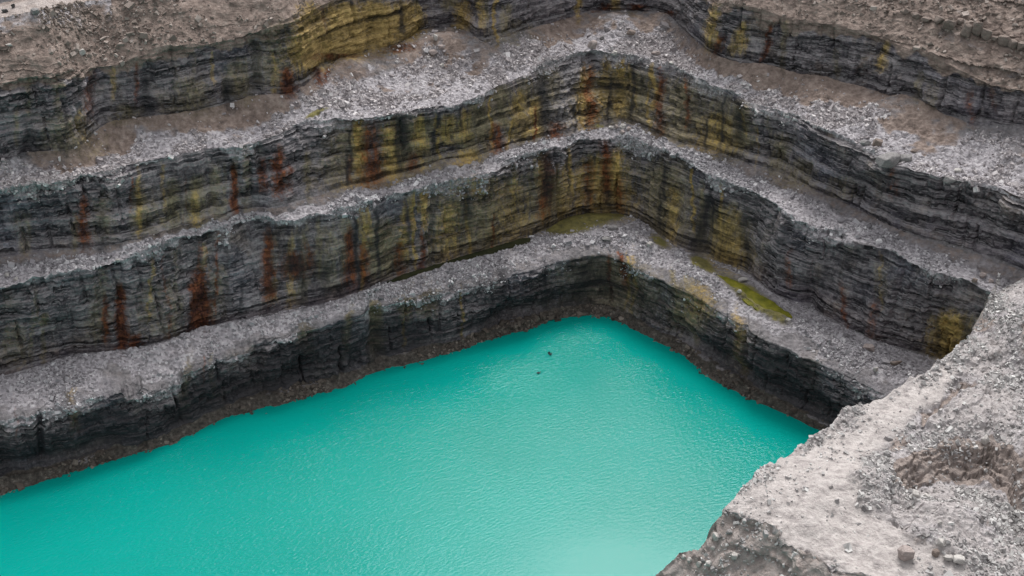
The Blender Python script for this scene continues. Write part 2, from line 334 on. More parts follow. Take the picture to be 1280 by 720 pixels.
# beds: each bed stands out or back by its own amount, which changes along the wall
warp = z + 0.7 * noise(x / 22, y / 22, 0, 4) + 0.05 * noise(x / 3.5, y / 3.5, z / 3, 5)
def beds(th, amp, seed):
    k = np.floor(warp / th); f = warp / th - k
    h = .6 * noise(x / 6 + k * 13.7, y / 6 - k * 7.1, k * 1.7, seed) + .55 * noise(x / 1.7 + k * 3.7, y / 1.7 - k * 5.1, k * 1.7, seed + 60)
    return amp * (h + 0.35 * (0.5 - f))
i_f2 = np.searchsorted(SEG, 5); arc = np.concatenate([[0], np.cumsum(np.linalg.norm(np.diff(blur_cols(P[i_f2:i_f2 + 1], 5)[0, :, :2], axis=0), axis=1))])
arc = arc[None, :] + .18 * noise(x / 3, y / 3, z / 1.7, 33) + .12 * noise(x / .7, y / .7, z / .5, 34)
def blocks(th, wid, seed):
    """blocks broken along joints within each bed: a value 0..1 for each block, and one for each bed"""
    wz = warp / th; wz = wz + .4 * noise(wz / 1.7, 0, 0, seed); k = np.floor(wz).astype(np.int64)
    hk = _h(k, k * 0, k * 0, seed); b_ = np.floor(arc / (wid * (.5 + hk)) + hk * 31).astype(np.int64)
    return _h(k, b_, k * 0, seed + 1), hk
B1, K1 = blocks(2.1, 5.5, 90); B2, K2 = blocks(.85, 2.3, 92); B3, K3 = blocks(.40, 1.2, 94)
ledge = .75 * (B1 - .5) + .60 * (B2 - .5) + .34 * (B3 - .5) + .55 * (K1 - .5) + .40 * (K2 - .5) + .26 * (K3 - .5)
BED = np.clip(.5 + .5 * (K2 - .5) + .45 * (K3 - .5) + .4 * (B2 - .5) + .4 * (B3 - .5), 0, 1)
zb = np.floor(z / 4.2 + .3 * noise(x / 9, y / 9, 0, 35)).astype(np.int64); ji = np.floor(arc / 2.9).astype(np.int64)
jc = (ji + .15 + .7 * _h(ji, zb, ji * 0, 96)) * 2.9
joint = -np.clip(1.9 * _h(ji, zb, ji * 0, 97) - .85, 0, 1.1) * np.exp(-((arc - jc) / .17) ** 2)
bl = np.abs(noise(x / 1.3, y / 1.3, z / 1.0, 9)); blk = joint + 0.30 * (0.35 - bl) + 0.20 * noise(x / .62, y / .62, z / .45, 10) + 0.16 * noise(x / .33, y / .33, z / .24, 11)
rough = np.clip(0.65 + 0.75 * noise(x / 11, y / 11, z / 7, 12), .15, 1.4)
out = wface * (butt + rough * (.8 * ledge + .85 * blk))
# the lowest face is undercut just above the shore; a gully breaks it; seams run down the faces
out -= np.where(seg_is('face1'), 1.7 * np.exp(-((FRg - 0.16) / 0.17) ** 2) * np.clip(0.55 + 0.9 * col1 + .5 * col2, 0, 1.6), 0)
for cx, y0, y1, w, d in [(472,365,452,9,1.3),(541,238,332,3,.7),(182,80,150,7,.7),(318,38,112,7,.7),(883,245,318,9,.5),(932,395,470,4,.8),(745,66,150,12,.6),(250,335,412,10,.6),(152,360,438,6,.6),(285,90,135,4,.6),(36,160,195,5,.6),(440,285,350,8,.5),(52,515,585,4,.9),(640,375,412,22,.8),(1010,360,395,8,1.2)]:
    out -= d * np.exp(-((PX - cx - 2.5 * noise(PY / 14, cx, 0, 13)) / w) ** 2) * step(y0 - 8, y0 + 8, PY) * step(y1 + 8, y1 - 8, PY) * (face + seg_is('brow1'))
# big buttresses that stand out of the faces
for cx, cy, sx, sy, d in [(575,405,22,26,1.1),(965,300,24,30,.9),(1010,330,40,22,.9),(70,540,30,20,.8),(180,530,34,20,.7),(60,385,50,18,1.2),(600,215,60,14,.9),(410,320,18,26,.7),(1060,300,60,10,1.0),(1100,210,60,9,.8)]:
    out += d * bell(PX, PY, cx, cy, sx, sy) * face
P[..., :2] += N * out[..., None]
# loose stone: lumpy
loose = np.where(seg_is('brow1'), 0.35 + 0.65 * FRg, 0.0); loose = np.where(seg_is('bench1'), .35, loose); loose = np.where(seg_is('bench2', 'bench3'), 1.0 - 0.5 * step(.55, .95, FRg), loose); loose = np.where(seg_is('shore'), .75, loose); loose = np.where(seg_is('slope'), .42, loose); loose = np.where(seg_is('rim'), .3, loose)
lump = 0.34 * noise(x / 2.6, y / 2.6, 0, 14) + 0.22 * noise(x / 1.1, y / 1.1, z / 2, 15) + 0.17 * noise(x / .5, y / .5, z, 16) + 0.10 * noise(x / .27, y / .27, z, 17)
big = 0.8 * noise(x / 9, y / 9, 0, 18)
P[..., 2] += loose * (lump + np.where(seg_is('bench3', 'slope'), big, 0.35 * big * seg_is('bench2')))
# talus cones at the foot of the top face
for cx, cy, sx, d in [(560,62,34,1.6),(445,88,26,1.3),(770,34,34,1.8),(825,30,16,1.3),(945,100,30,1.0),(165,160,40,.9),(330,128,30,.9),(1130,135,34,1.0),(652,190,40,.7),(560,205,40,.7),(300,270,50,.5)]:
    P[..., 2] += d * bell(PX, PY, cx, cy, sx, 15) * seg_is('bench2', 'bench3')
# a mossy mound in the corner of the lowest bench
P[..., 2] += 0.9 * bell(PX, PY, 745, 277, 40, 8) * seg_is('bench1', 'brow1')
# bedded ledges in the earth slope, upper right
led = seg_is('slope') * step(900, 1150, PX)
P[..., :2] += N * (led * (0.9 * beds(3.1, 0.8, 19) + blk * 0.7))[..., None]
P[..., :2] += N * (seg_is('slope') * step(700, 300, PX) * (0.5 * noise(x / 3, y / 3, z / 9, 20) + 0.3 * noise(x / 1.2, y / 1.2, z / 2.2, 21)))[..., None]
x, y, z = P[..., 0], P[..., 1], P[..., 2]

# ---- what covers the rock
nz = 0.5 * noise(x / 3, y / 3, z / 3, 22) + 0.5 * noise(x / 1.1, y / 1.1, z / 1.1, 23)
rub = np.zeros_like(z); earth = np.zeros_like(z); pale = np.zeros_like(z)
lr = noise(x / 6, y / 6, z / 5, 31)
rub = np.where(seg_is('brow1'), step(-.05, .65, FRg + .35 * nz + .25 * lr), rub)
rub = np.where(seg_is('face1'), .8 * step(.80, 1.15, FRg + .25 * nz + .30 * lr), rub)
rub = np.where(seg_is('bench1'), .85, rub)
rub = np.where(seg_is('bench2'), 1 - step(.5, .85, FRg + .25 * nz), rub)
rub = np.where(seg_is('bench3'), 1 - step(.42, .82, FRg + .3 * nz + .25 * noise(x / 9, y / 9, 0, 24)), rub)
rub = np.where(seg_is('face2', 'face3'), .8 * step(.80, 1.08, FRg + .16 * nz + .22 * lr), rub)
earth = np.where(seg_is('bench3'), step(.2, .65, FRg + .3 * nz) * (.55 + .45 * noise(x / 9, y / 9, 0, 24) + .3 * nz), earth)
earth = np.where(seg_is('bench2'), .45 * step(.45, .8, FRg + .2 * nz), earth)
earth = np.where(seg_is('slope', 'rim', 'plain', 'far'), 1.0, earth)
earth = np.where(seg_is('face4'), step(.72, 1.02, FRg + .28 * nz), earth)
earth = np.where(seg_is('slope') & (PX > 1150), earth - .45 * step(0, .6, beds(2.2, 1.0, 25)), earth)
pale = np.where(seg_is('rim'), .5 * step(60, 20, PX - 60) * step(.42, .3, FRg + .1 * nz), pale)
rub = np.where(seg_is('slope') & (PX < 140), .6 * step(.55, .9, FRg + .3 * nz), rub)
shore = np.where(seg_is('shore', 'bed'), 1.0, 0.0); shore = np.where(seg_is('face1'), step(.07, -.04, FRg + .06 * nz), shore); shore = np.where(seg_is('shore'), step(1.4, .8, FRg + .5 * nz), shore)
rust = np.zeros_like(z); ochre = np.zeros_like(z); olive = np.zeros_like(z); black = np.zeros_like(z); moss = np.zeros_like(z)
def stain(M, cx, y0, y1, w, s=1.0, lean=0.0, spread=0.3):
    """a streak down a face: centre, top, bottom, half width"""
    a0, a1 = (np.searchsorted(AZ, azt(cx + q * (3 * w + 14 + abs(lean) * (y1 - y0)), (y0 + y1) / 2)[0]) for q in (-1, 1)); q = np.s_[:, max(a0, 0):a1]
    X, Y = PX[q], PY[q]
    if X.size == 0: return
    t = (Y - y0) / max(y1 - y0, 1.0); c = cx + lean * (Y - y0) + 2.2 * noise(Y / 11, cx, 0, 26) + 1.2 * noise(Y / 4, cx, 0, 27)
    ww = w * (1 - spread + 2 * spread * np.clip(t, 0, 1)); L_ = max(y1 - y0, 12)
    m = s * np.exp(-((X - c) / ww) ** 2) * step(y0 - .12 * L_, y0 + .25 * L_, Y) * step(y1 + .30 * L_, y1 - .25 * L_, Y)
    M[q] = np.maximum(M[q], m)
for a in [(357,82,122,10,1,.1),(400,82,108,6,.9),(408,84,106,4,.8),(293,203,268,5,1.1),(330,195,240,7,.8),(350,180,245,9,.95),(362,205,238,6,.7),(464,150,235,16,.75),(516,190,215,8,.7),(152,355,440,7,1.2),(168,415,438,10,.9),(132,370,425,5,.9),(250,335,413,12,1.3),(244,345,412,9,1.2),(335,285,375,8,1.0),(367,312,348,18,.85),(385,300,340,8,.6),(438,280,355,9,.9),(452,300,350,8,.8),(500,300,345,8,.6),(695,150,178,12,.7),(622,150,195,9,.8),(740,80,160,8,.8),(757,3,12,9,.9),(795,3,12,12,1.0),(833,12,20,12,.7),(967,20,78,4,.9,-.25),(903,40,70,5,.8,-.2),(105,240,310,8,.85),(745,12,18,8,.6),(735,195,260,9,.6),(775,215,265,8,.6),(500,55,66,20,.8),(425,66,76,30,.7)]: stain(rust, *a)
for a in [(390,4,85,22,1.5),(430,0,76,30,1.5),(470,0,62,30,1.4),(505,0,50,24,1.2),(577,0,38,10,.9),(435,60,84,22,.8),(896,2,60,9,.8,-.15),(930,25,68,9,.8,-.2),(1108,50,88,7,.8,-.2),(790,12,30,10,.4),(490,148,225,12,.85),(525,140,185,8,.8),(560,140,180,12,.8),(580,135,175,10,.8),(583,185,215,20,.7),(650,110,175,12,.8),(670,118,170,10,.9),(735,80,160,14,.85),(765,85,140,24,.6),(895,140,190,26,.7),(455,215,240,30,.5),(700,200,262,22,.6),(755,190,268,34,.75),(1185,388,452,24,1.0),(560,245,330,16,.55),(640,215,310,26,.5),(910,258,338,24,.6),(340,345,378,8,.6),(745,262,282,40,.5),(600,215,245,50,.4),(875,350,395,20,.45)]: stain(ochre, *a)
for a in [(90,140,192,40,.6),(160,130,160,24,.6),(240,95,145,30,.6),(300,70,130,20,.7),(175,222,292,12,.9),(215,222,285,14,.8),(245,215,285,12,.9),(270,200,280,10,.6),(130,235,300,14,.5),(430,150,240,30,.7),(510,142,228,50,.8),(600,135,190,30,.7),(660,105,180,40,.8),(780,80,158,60,.95),(850,95,185,46,.8),(900,115,200,34,.7),(1000,195,238,30,.6),(1050,215,250,24,.45),(190,345,430,30,.35),(480,270,345,34,.9),(590,225,325,60,.8),(680,205,295,40,.8),(760,185,270,50,.85),(830,195,305,40,.85),(905,250,335,34,.9),(760,318,395,70,.75),(860,345,415,34,.8),(383,398,445,12,.6),(474,375,455,9,1.0),(55,385,405,6,.9),(20,400,460,24,.5),(640,20,60,40,.45),(350,20,110,30,.6),(1190,385,450,34,.8)]: stain(olive, *a)
for a in [(182,95,150,7,.65,.08,.5),(318,45,112,7,.6,.05,.4),(285,98,138,9,.6,.1,.4),(36,165,195,10,.6),(883,242,318,10,.75,-.12,.4),(934,285,338,4,.7),(541,238,332,3,.6),(118,92,150,6,.4),(760,235,262,9,.7),(365,318,342,14,.6),(1172,395,440,4,.6),(1205,395,445,5,.6),(330,170,190,10,.4),(770,95,125,22,.6)]: stain(black, *a)
# and the many thin runs between them, thickest about the corner
rs = random.Random(11)
for (top, bot) in (('c4', 'f4'), ('c3', 'f3'), ('c2', 'f2'), ('c1', 'f1')):
    ta, ba = np.array(L[top], float), np.array(L[bot], float)
    for k in range(150):
        cx = rs.uniform(0, 1240); dens = .35 + .65 * math.exp(-((cx - 640) / 270) ** 2) if cx < 930 else .16
        if top == 'c1': dens *= .35
        if top == 'c4': dens = .4 if cx < 620 else .2
        if rs.random() > dens: continue
        yt, yb = np.interp(cx, ta[:, 0], ta[:, 1]), np.interp(cx, ba[:, 0], ba[:, 1]); L_ = yb - yt
        y0 = yt + L_ * rs.choice((0, 0, .1, .3, .5)) ; y1 = min(yb + 6, y0 + L_ * rs.uniform(.45, 1.1)); w = rs.choice((2, 2.5, 3, 4, 6, 8))
        mid = 430 < cx < 930
        M = rs.choices((olive, ochre, rust, black), (4, 3.4 if mid else 1, 1.5, 2.2))[0]
        stain(M, cx, y0, y1, w * (2 if M is olive else 1), rs.uniform(.5, 1.05) * (1 if mid else .62), rs.uniform(-.10, .10), rs.uniform(-.2, .45))
flat = seg_is('bench1', 'brow1', 'bench2', 'bench3')
moss += flat * (1.1 * bell(PX, PY, 738, 275, 56, 13, -8) + .9 * bell(PX, PY, 396, 143, 18, 4, -20) + 1.1 * bell(PX, PY, 876, 329, 14, 7, 30) + .8 * bell(PX, PY, 825, 302, 14, 7, 30) + .9 * bell(PX, PY, 945, 375, 60, 13, 35) + .6 * bell(PX, PY, 748, 160, 14, 5) + .7 * bell(PX, PY, 700, 285, 20, 8))
black = np.maximum(black, 1.2 * seg_is('rim', 'plain') * (PX < 60) * step(.3, .5, np.where(seg_is('plain'), 1, FRg)))
earth = np.where(seg_is('rim') & (PX < 60), earth * step(.5, .3, FRg), earth)
black = np.maximum(black, seg_is('face1') * np.clip(1.05 * step(1.05, .45, FRg + .4 * lr) * (.8 + .5 * noise(x / 8, y / 8, 0, 32)), 0, 1))  # wet rock, plus deep shade painted dark into the lowest face
rub = np.clip(rub - 1.2 * moss, 0, 1)
rust *= 1.0; stain_ok = 1 - .6 * (flat & (rub > .6))
COVER = np.stack([rub, earth, pale], -1); STAIN = np.stack([rust * stain_ok, ochre * stain_ok, olive * stain_ok], -1); STAIN_SHADE = np.stack([black, moss, shore], -1)

OBJ = [('shore', 0, 2, 'wet brown rubble shore strip along the foot of the lowest face', 'shore'),
       ('rock_face', 2, 3, 'lowest dark rock face rising straight out of the turquoise water', 'rock face'),
       ('rubble_bench', 3, 5, 'lowest bench of grey rubble just above the water', 'bench'),
       ('rock_face', 5, 6, 'second rock face up with the two red rust streaks at left', 'rock face'),
       ('rubble_bench', 6, 7, 'narrow middle bench, second up from the water', 'bench'),
       ('rock_face', 7, 8, 'third rock face up, banded olive and yellow near the corner', 'rock face'),
       ('rubble_bench', 8, 9, 'wide upper bench of pale rubble and brown talus cones', 'bench'),
       ('rock_face', 9, 10, 'uppermost rock face with the golden yellow stained patch', 'rock face'),
       ('earth_slope', 10, 11, 'brown earth slope above the uppermost rock face', 'slope'),
       ('ground', 11, 14, 'flat ground behind the rim with pale dirt road', 'ground')]
SET = {}
for nm, s0, s1, lab, cat in OBJ:
    a = np.searchsorted(SEG, s0); b = min(np.searchsorted(SEG, s1) + 1, len(SEG))
    if s1 == 14: b = len(SEG)
    SET[s0] = mesh_grid(nm, P[a:b], M_ROCK, dict(cover=COVER[a:b], stain=STAIN[a:b], stain_shade=STAIN_SHADE[a:b], bed=BED[a:b]), 'structure', lab)
# ------------------------------------------------------------------ the spur in the right foreground, level with the middle bench
OUT = [(770,905),(780,830),(800,762),(820,720),(832,703),(870,690),(885,676),(895,654),(905,641),(930,613),(950,587),(975,572),(1012,545),(1040,525),(1068,510),(1125,482),(1165,460),(1185,448),(1208,428),(1222,402),(1235,376),(1250,342),(1265,331),(1280,322),(1400,285),(1520,262)]
SZ = 22.0
sx = np.concatenate([np.arange(772, 1290, 1.25), np.arange(1290, 1515, 3.0)]); ns = 420
oa = np.array(OUT, float); so_y = np.interp(sx, oa[:, 0], oa[:, 1]) + 4.5 * noise(sx / 17, 0, 0, 39) + 2.6 * noise(sx / 6.5, 0, 0, 40) + 1.0 * noise(sx / 2.4, 0, 0, 41)
tt = np.linspace(0, 1, ns)[:, None]
SX = sx[None, :] + 0 * tt; SY = so_y[None, :] + (905 - so_y[None, :]) * tt
Q1, Q2 = at(918, 640, SZ), at(1078, 722, SZ)
bd = (Q2 - Q1)[:2]; bd /= np.hypot(*bd); bn = np.array([bd[1], -bd[0]]); bn *= -np.sign(bn @ Q1[:2])
if bn @ Q1[:2] > 0: bn = -bn                                 # towards the camera
dx, dy, dz = ray(SX, SY)
tb = (SZ - CAM_H) / dz
SL = 0.95
# scarp plane: z = SZ - SL * ((p - Q1) . bn)
ts = (SZ - CAM_H + SL * (bn @ Q1[:2])) / (dz + SL * (dx * bn[0] + dy * bn[1]))
hitb = np.stack([dx * tb, dy * tb], -1); dd = (hitb - Q1[:2]) @ bn
dd = dd + 1.1 * noise(SX / 22, SY / 22, 0, 42) + .5 * noise(SX / 8, SY / 8, 0, 43)
tq = np.where(dd > 0, ts, tb)
PS = np.stack([dx * tq, dy * tq, CAM_H + dz * tq], -1)
scarp = step(-.4, 1.0, dd + .5 * noise(SX / 5, SY / 5, 0, 69))
x, y = PS[..., 0].copy(), PS[..., 1].copy(); z0 = PS[..., 2].copy()
h = np.zeros_like(x)
# rise of the ground to the right, banks, mound and hollow
off = step(0, 46, SY - so_y[None, :])
h += 2.2 * step(1190, 1290, SX) * step(470, 380, SY) * off
h += 2.6 * off * bell(SX, SY, 1290, 440, 30, 46) + 2.4 * bell(SX, SY, 1292, 575, 22, 40)
h += 1.1 * bell(SX, SY, 1135, 622, 58, 17, 24) + .8 * bell(SX, SY, 1190, 655, 40, 14, 20)
h += 1.5 * bell(SX, SY, 1260, 520, 60, 30)
tx = np.array([(1060,600),(1108,588),(1120,574),(1150,560),(1180,547),(1240,540),(1262,556),(1278,586),(1330,600)], float)
sc_y = np.interp(SX, tx[:, 0], tx[:, 1]) + 4 * noise(SX / 11, 0, 0, 44) + 2 * noise(SX / 4, 0, 0, 45)
drop = 2.2 * step(1095, 1150, SX) * step(1330, 1275, SX)
below = SY - sc_y
cut = step(-4, 40, below + 7 * noise(x / 2.4, y / 2.4, 0, 66)) * (1 - step(30, 125, below))
def ledges(v, th, seed, w=.16):                             # cut a smooth rise into broken rock steps
    q = v / th + .22 * noise(x / 1.5, y / 1.5, 0, seed) + .08 * noise(x / .5, y / .5, 0, seed + 1); k = np.floor(q)
    return th * (k + step(1 - w, 1, q - k)) + .25 * (v - th * k)
h -= ledges(drop * cut, .5, 84) * step(.02, .5, drop * cut)
face_s = step(-4, 6, below) * step(44, 26, below) * step(1095, 1130, SX) * step(1330, 1275, SX)
# little ditch
dl = np.array([1218 - 1148, 472 - 526], float); dlen = np.hypot(*dl); dl /= dlen
u = (SX - 1148) * dl[0] + (SY - 526) * dl[1]; v = -(SX - 1148) * dl[1] + (SY - 526) * dl[0] + 7 * noise(SX / 16, SY / 16, 0, 36) + 3 * noise(SX / 5, SY / 5, 0, 37)
ditch = np.exp(-(v / 8) ** 2) * step(-6, 6, u) * step(dlen + 6, dlen - 6, u)
h -= 0.6 * ditch
h += 0.5 * bell(u, v, dlen / 2, 9, dlen / 2, 5)
# wheel ruts and scrapes along the pale surface
pl = np.array([(880,705),(905,642),(950,590),(1060,515),(1150,470),(1185,452),(1195,470),(1150,510),(1095,560),(1060,600),(1065,625),(1120,665),(1185,700),(1230,725),(1100,740),(1060,712),(1000,682),(940,655)], float)
def inside(px, py, poly):
    r = np.zeros(px.shape, bool); n = len(poly)
    for i in range(n):
        (xa, ya), (xb, yb) = poly[i], poly[(i + 1) % n]
        r ^= ((ya > py) != (yb > py)) & (px < (xb - xa) * (py - ya) / (yb - ya + 1e-9) + xa)
    return r
wob = 13 * noise(SX / 26, SY / 26, 0, 46) + 7 * noise(SX / 9, SY / 9, 0, 58) + 4 * noise(SX / 3.5, SY / 3.5, 0, 59)
pmask = inside(SX + wob, SY + wob, pl).astype(float)
for _ in range(9):
    pmask[1:-1] = (pmask[:-2] + pmask[1:-1] + pmask[2:]) / 3; pmask[:, 1:-1] = (pmask[:, :-2] + pmask[:, 1:-1] + pmask[:, 2:]) / 3
rise = 1.3 * noise(x / 8, y / 8, 0, 47) + 0.45 * noise(x / 3, y / 3, 0, 48)
edge_in = step(0, 16, SY - so_y[None, :])
h += (1 - .97 * pmask) * (.45 * rise + .55 * ledges(rise, .6, 86)) * (1 - scarp) * (.35 + .65 * edge_in)
h += pmask * (.42 * rise + .12 * noise(x / 1.3, y / 1.3, 0, 88) + .05 * noise(x / .5, y / .5, 0, 89)) * edge_in
rg = (1 - .72 * pmask) * (0.17 * noise(x / .8, y / .8, z0, 49) + 0.11 * noise(x / .36, y / .36, z0, 50) + .07 * noise(x / .2, y / .2, z0, 51))
rut = np.zeros_like(h)
for o_, w_ in ((0, 1), (2.3, 1)):
    dr_ = (hitb - at(1000, 640, SZ)[:2]) @ np.array([.94, -.34]) - o_ + .4 * noise(x / 9, y / 9, 0, 52); rut -= .10 * np.exp(-(dr_ / .35) ** 2)
h += rg + rut * pmask
h += face_s * (.22 * noise(x / 1.1, y / 1.1, z0, 53) + .14 * noise(x / .45, y / .45, 0, 68))
PS[..., 2] += h
# the scarp is gullied
PS[..., :2] += (bn[None, None] * (scarp * (0.8 * noise(x / 3.2, y / 3.2, z0 / 8, 54) + .5 * noise(x / 1.3, y / 1.3, z0 / 2.6, 55) + .28 * noise(x / .5, y / .5, z0 / .6, 56) + .5 * (_h(np.floor(z0 / .7 + .4 * noise(x / 3, y / 3, 0, 38)).astype(np.int64), np.zeros(x.shape, np.int64), np.zeros(x.shape, np.int64), 5) - .5)))[..., None])
# round the far edge and let the hidden flank fall to the lake
edge = PS[0].copy(); tg = np.gradient(np.stack([smooth(edge[:, 0], 8), smooth(edge[:, 1], 8)], -1), axis=0); tg /= np.linalg.norm(tg, axis=-1, keepdims=True)
en = np.stack([-tg[:, 1], tg[:, 0]], -1)
sk = []
for q_ in np.linspace(1, .04, 22):
    d_, dz_ = 5.0 * q_ ** 1.3, 26 * q_ ** 1.15
    q = edge.copy(); q[:, :2] += en * (d_ + .9 * q_ ** .5 * noise(edge[:, 0] / 1.5, edge[:, 1] / 1.5, dz_ / 1.6, 57) + .4 * noise(edge[:, 0] / .5, edge[:, 1] / .5, dz_ / .6, 65))[:, None]; q[:, 2] = np.maximum(edge[:, 2] - dz_, -3); sk.append(q)
PS = np.concatenate([np.array(sk), PS], 0); ksk = len(sk)
pad = lambda A: np.concatenate([np.repeat(A[:1], ksk, 0), A], 0)
reds = .9 * bell(SX, SY, 1225, 405, 16, 26, -60) + .8 * bell(SX, SY, 1125, 552, 24, 12, -30) + .6 * bell(SX, SY, 1228, 655, 26, 10, 25) + .5 * bell(SX, SY, 1150, 680, 20, 10)
outc = bell(SX, SY, 1285, 440, 22, 40) + bell(SX, SY, 1290, 575, 20, 40)
s_earth = np.clip(scarp + face_s * 1.2 + .75 * ditch + reds + outc * .9, 0, 1)
s_pale = np.clip(pmask * (1 - scarp) - ditch - reds * .6, 0, 1)
s_rub = np.clip(1 - s_earth - s_pale, 0, 1)
sp_pale = np.clip(s_pale + .62 * s_rub, 0, 1)
zz0 = np.zeros_like(s_rub)
SPCOV = np.stack([s_rub, s_earth, sp_pale * (1 - s_earth) + .52 * scarp + .36 * np.clip(s_earth - scarp, 0, 1)], -1)
SPUR = mesh_grid('rock_spur', PS, M_ROCK, dict(cover=np.concatenate([np.repeat(np.array([[[.35, .75, .45]]]), PS.shape[1], 1).repeat(ksk, 0), SPCOV], 0), stain=np.zeros((*PS.shape,)), stain_shade=np.zeros((*PS.shape,)), bed=.5 + 0 * PS[..., 0]), 'structure', 'pale dusty spur of broken rock in the right foreground')
# ------------------------------------------------------------------ the lake and the puddles on the benches
gx, gy = np.meshgrid(np.concatenate([[-900], np.linspace(-170, 130, 150), [900]]), np.concatenate([[-900], np.linspace(10, 175, 110), [190]]))
W = np.stack([gx, gy, np.zeros_like(gx)], -1); wx, wy = to_px(np.where((W[..., 1] > 5)[..., None], W, np.array([0, 60., 0])))
lee = np.where(W[..., 1] > 5, bell(wx, wy, 800, 760, 190, 135, 12), 0)                      # sheltered water under the spur
rip = np.clip(.62 + .35 * noise(gx / 26, gy / 17, 0, 60) + .30 * noise(gx / 9, gy / 6, 0, 63) + .2 * step(175, 90, gy), .30, 1.15) * (1 - .85 * np.clip(lee * 1.3, 0, 1))
mesh_grid('water', W[:, :], M_WATER, dict(ripple=rip), 'structure', 'opaque turquoise lake filling the bottom of the pit')
def puddle(poly, z, mat, label):
    c = np.mean(poly, 0); pts = []
    n = len(poly)
    for i in range(n):
        a, b = np.array(poly[i], float), np.array(poly[(i + 1) % n], float)
        for t in (0, .25, .5, .75): pts.append(a + (b - a) * t + RNG.normal(0, .5, 2))
    V = at(np.array(pts)[:, 0], np.array(pts)[:, 1], z)
    bm = bmesh.new(); f = bm.faces.new([bm.verts.new(v) for v in V])
    if f.normal.z < 0 or f.calc_area() == 0: bm.normal_update()
    e = bmesh.ops.extrude_face_region(bm, geom=[f]); bmesh.ops.translate(bm, verts=[v for v in e['geom'] if isinstance(v, bmesh.types.BMVert)], vec=(0, 0, -.6))
    bmesh.ops.recalc_face_normals(bm, faces=bm.faces)
    me = bpy.data.meshes.new('pool'); bm.to_mesh(me); bm.free(); me.materials.append(mat)
    o = bpy.data.objects.new('pool', me); COL.objects.link(o); return tag(o, label, None, 'structure')
GREEN = [(896,344),(908,346),(930,356),(948,367),(965,376),(978,386),(991,395),(988,402),(972,400),(950,390),(930,376),(912,362),(900,352)]
DARK = [(484,352),(505,342),(530,335),(560,324),(585,316),(613,307),(640,300),(662,297),(664,303),(640,310),(613,318),(585,326),(560,334),(530,342),(505,350),(490,356)]
puddle(GREEN, 9.78, make_pool('algae_pool', (.075, .08, .010), (.175, .165, .020), .25), 'bright green algae pool on the lowest bench at right')
puddle(DARK, 9.62, make_pool('dark_pool', (.022, .026, .014), (.045, .048, .025), .12), 'narrow dark olive pool behind the rubble crest of the lowest bench')

# ------------------------------------------------------------------ loose rubble, too many to count
BOX = np.array([(a, b, c) for a in (-1, 1) for b in (-1, 1) for c in (-1, 1)], float)
TRI = np.array([(0,1,3),(0,3,2),(4,6,7),(4,7,5),(0,4,5),(0,5,1),(2,3,7),(2,7,6),(0,2,6),(0,6,4),(1,5,7),(1,7,3)])
def rubble(name, C, size, mat, label, parent=None, tone=None):
    n = len(C)
    V = np.repeat(BOX[None], n, 0) * (1 + RNG.uniform(-.38, .25, (n, 8, 3)))
    s = size[:, None] * np.stack([RNG.uniform(.7, 1.25, n), RNG.uniform(.5, 1.0, n), RNG.uniform(.25, .7, n)], -1) / 2
    V *= s[:, None, :]
    q = RNG.normal(0, 1, (n, 4)) * np.array([1, .45, .45, 1]); q /= np.linalg.norm(q, axis=1, keepdims=True)
    w_, x_, y_, z_ = q.T
    Rm = np.stack([1-2*(y_*y_+z_*z_), 2*(x_*y_-z_*w_), 2*(x_*z_+y_*w_), 2*(x_*y_+z_*w_), 1-2*(x_*x_+z_*z_), 2*(y_*z_-x_*w_), 2*(x_*z_-y_*w_), 2*(y_*z_+x_*w_), 1-2*(x_*x_+y_*y_)], -1).reshape(n, 3, 3)
    V = np.einsum('nij,nkj->nki', Rm, V) + C[:, None, :]
    F = (TRI[None] + 8 * np.arange(n)[:, None, None]).reshape(-1, 3)
    t = RNG.beta(2.1, 2.3, n) if tone is None else tone
    return mesh_raw(name, V.reshape(-1, 3), F, mat, dict(tone=np.repeat(t, 8)[:, None]), 'stuff', label)
def pick(Pg, wgt, n):
    a = np.linalg.norm(np.cross(Pg[1:, :-1] - Pg[:-1, :-1], Pg[:-1, 1:] - Pg[:-1, :-1]), axis=-1)
    p = (a * wgt[:-1, :-1]).ravel(); i = RNG.choice(p.size, n, p=p / p.sum())
    r, c = np.divmod(i, Pg.shape[1] - 1); u, v = RNG.random((2, n, 1))
    return Pg[r, c] + u * (Pg[r + 1, c] - Pg[r, c]) + v * (Pg[r, c + 1] - Pg[r, c]), r, c
inview = ((PX > -90) & (PX < 1370) & (PY > -40)).astype(float)
dry = 1 - (inside(PX, PY, np.array(GREEN, float)) | inside(PX, PY, np.array(DARK, float)))
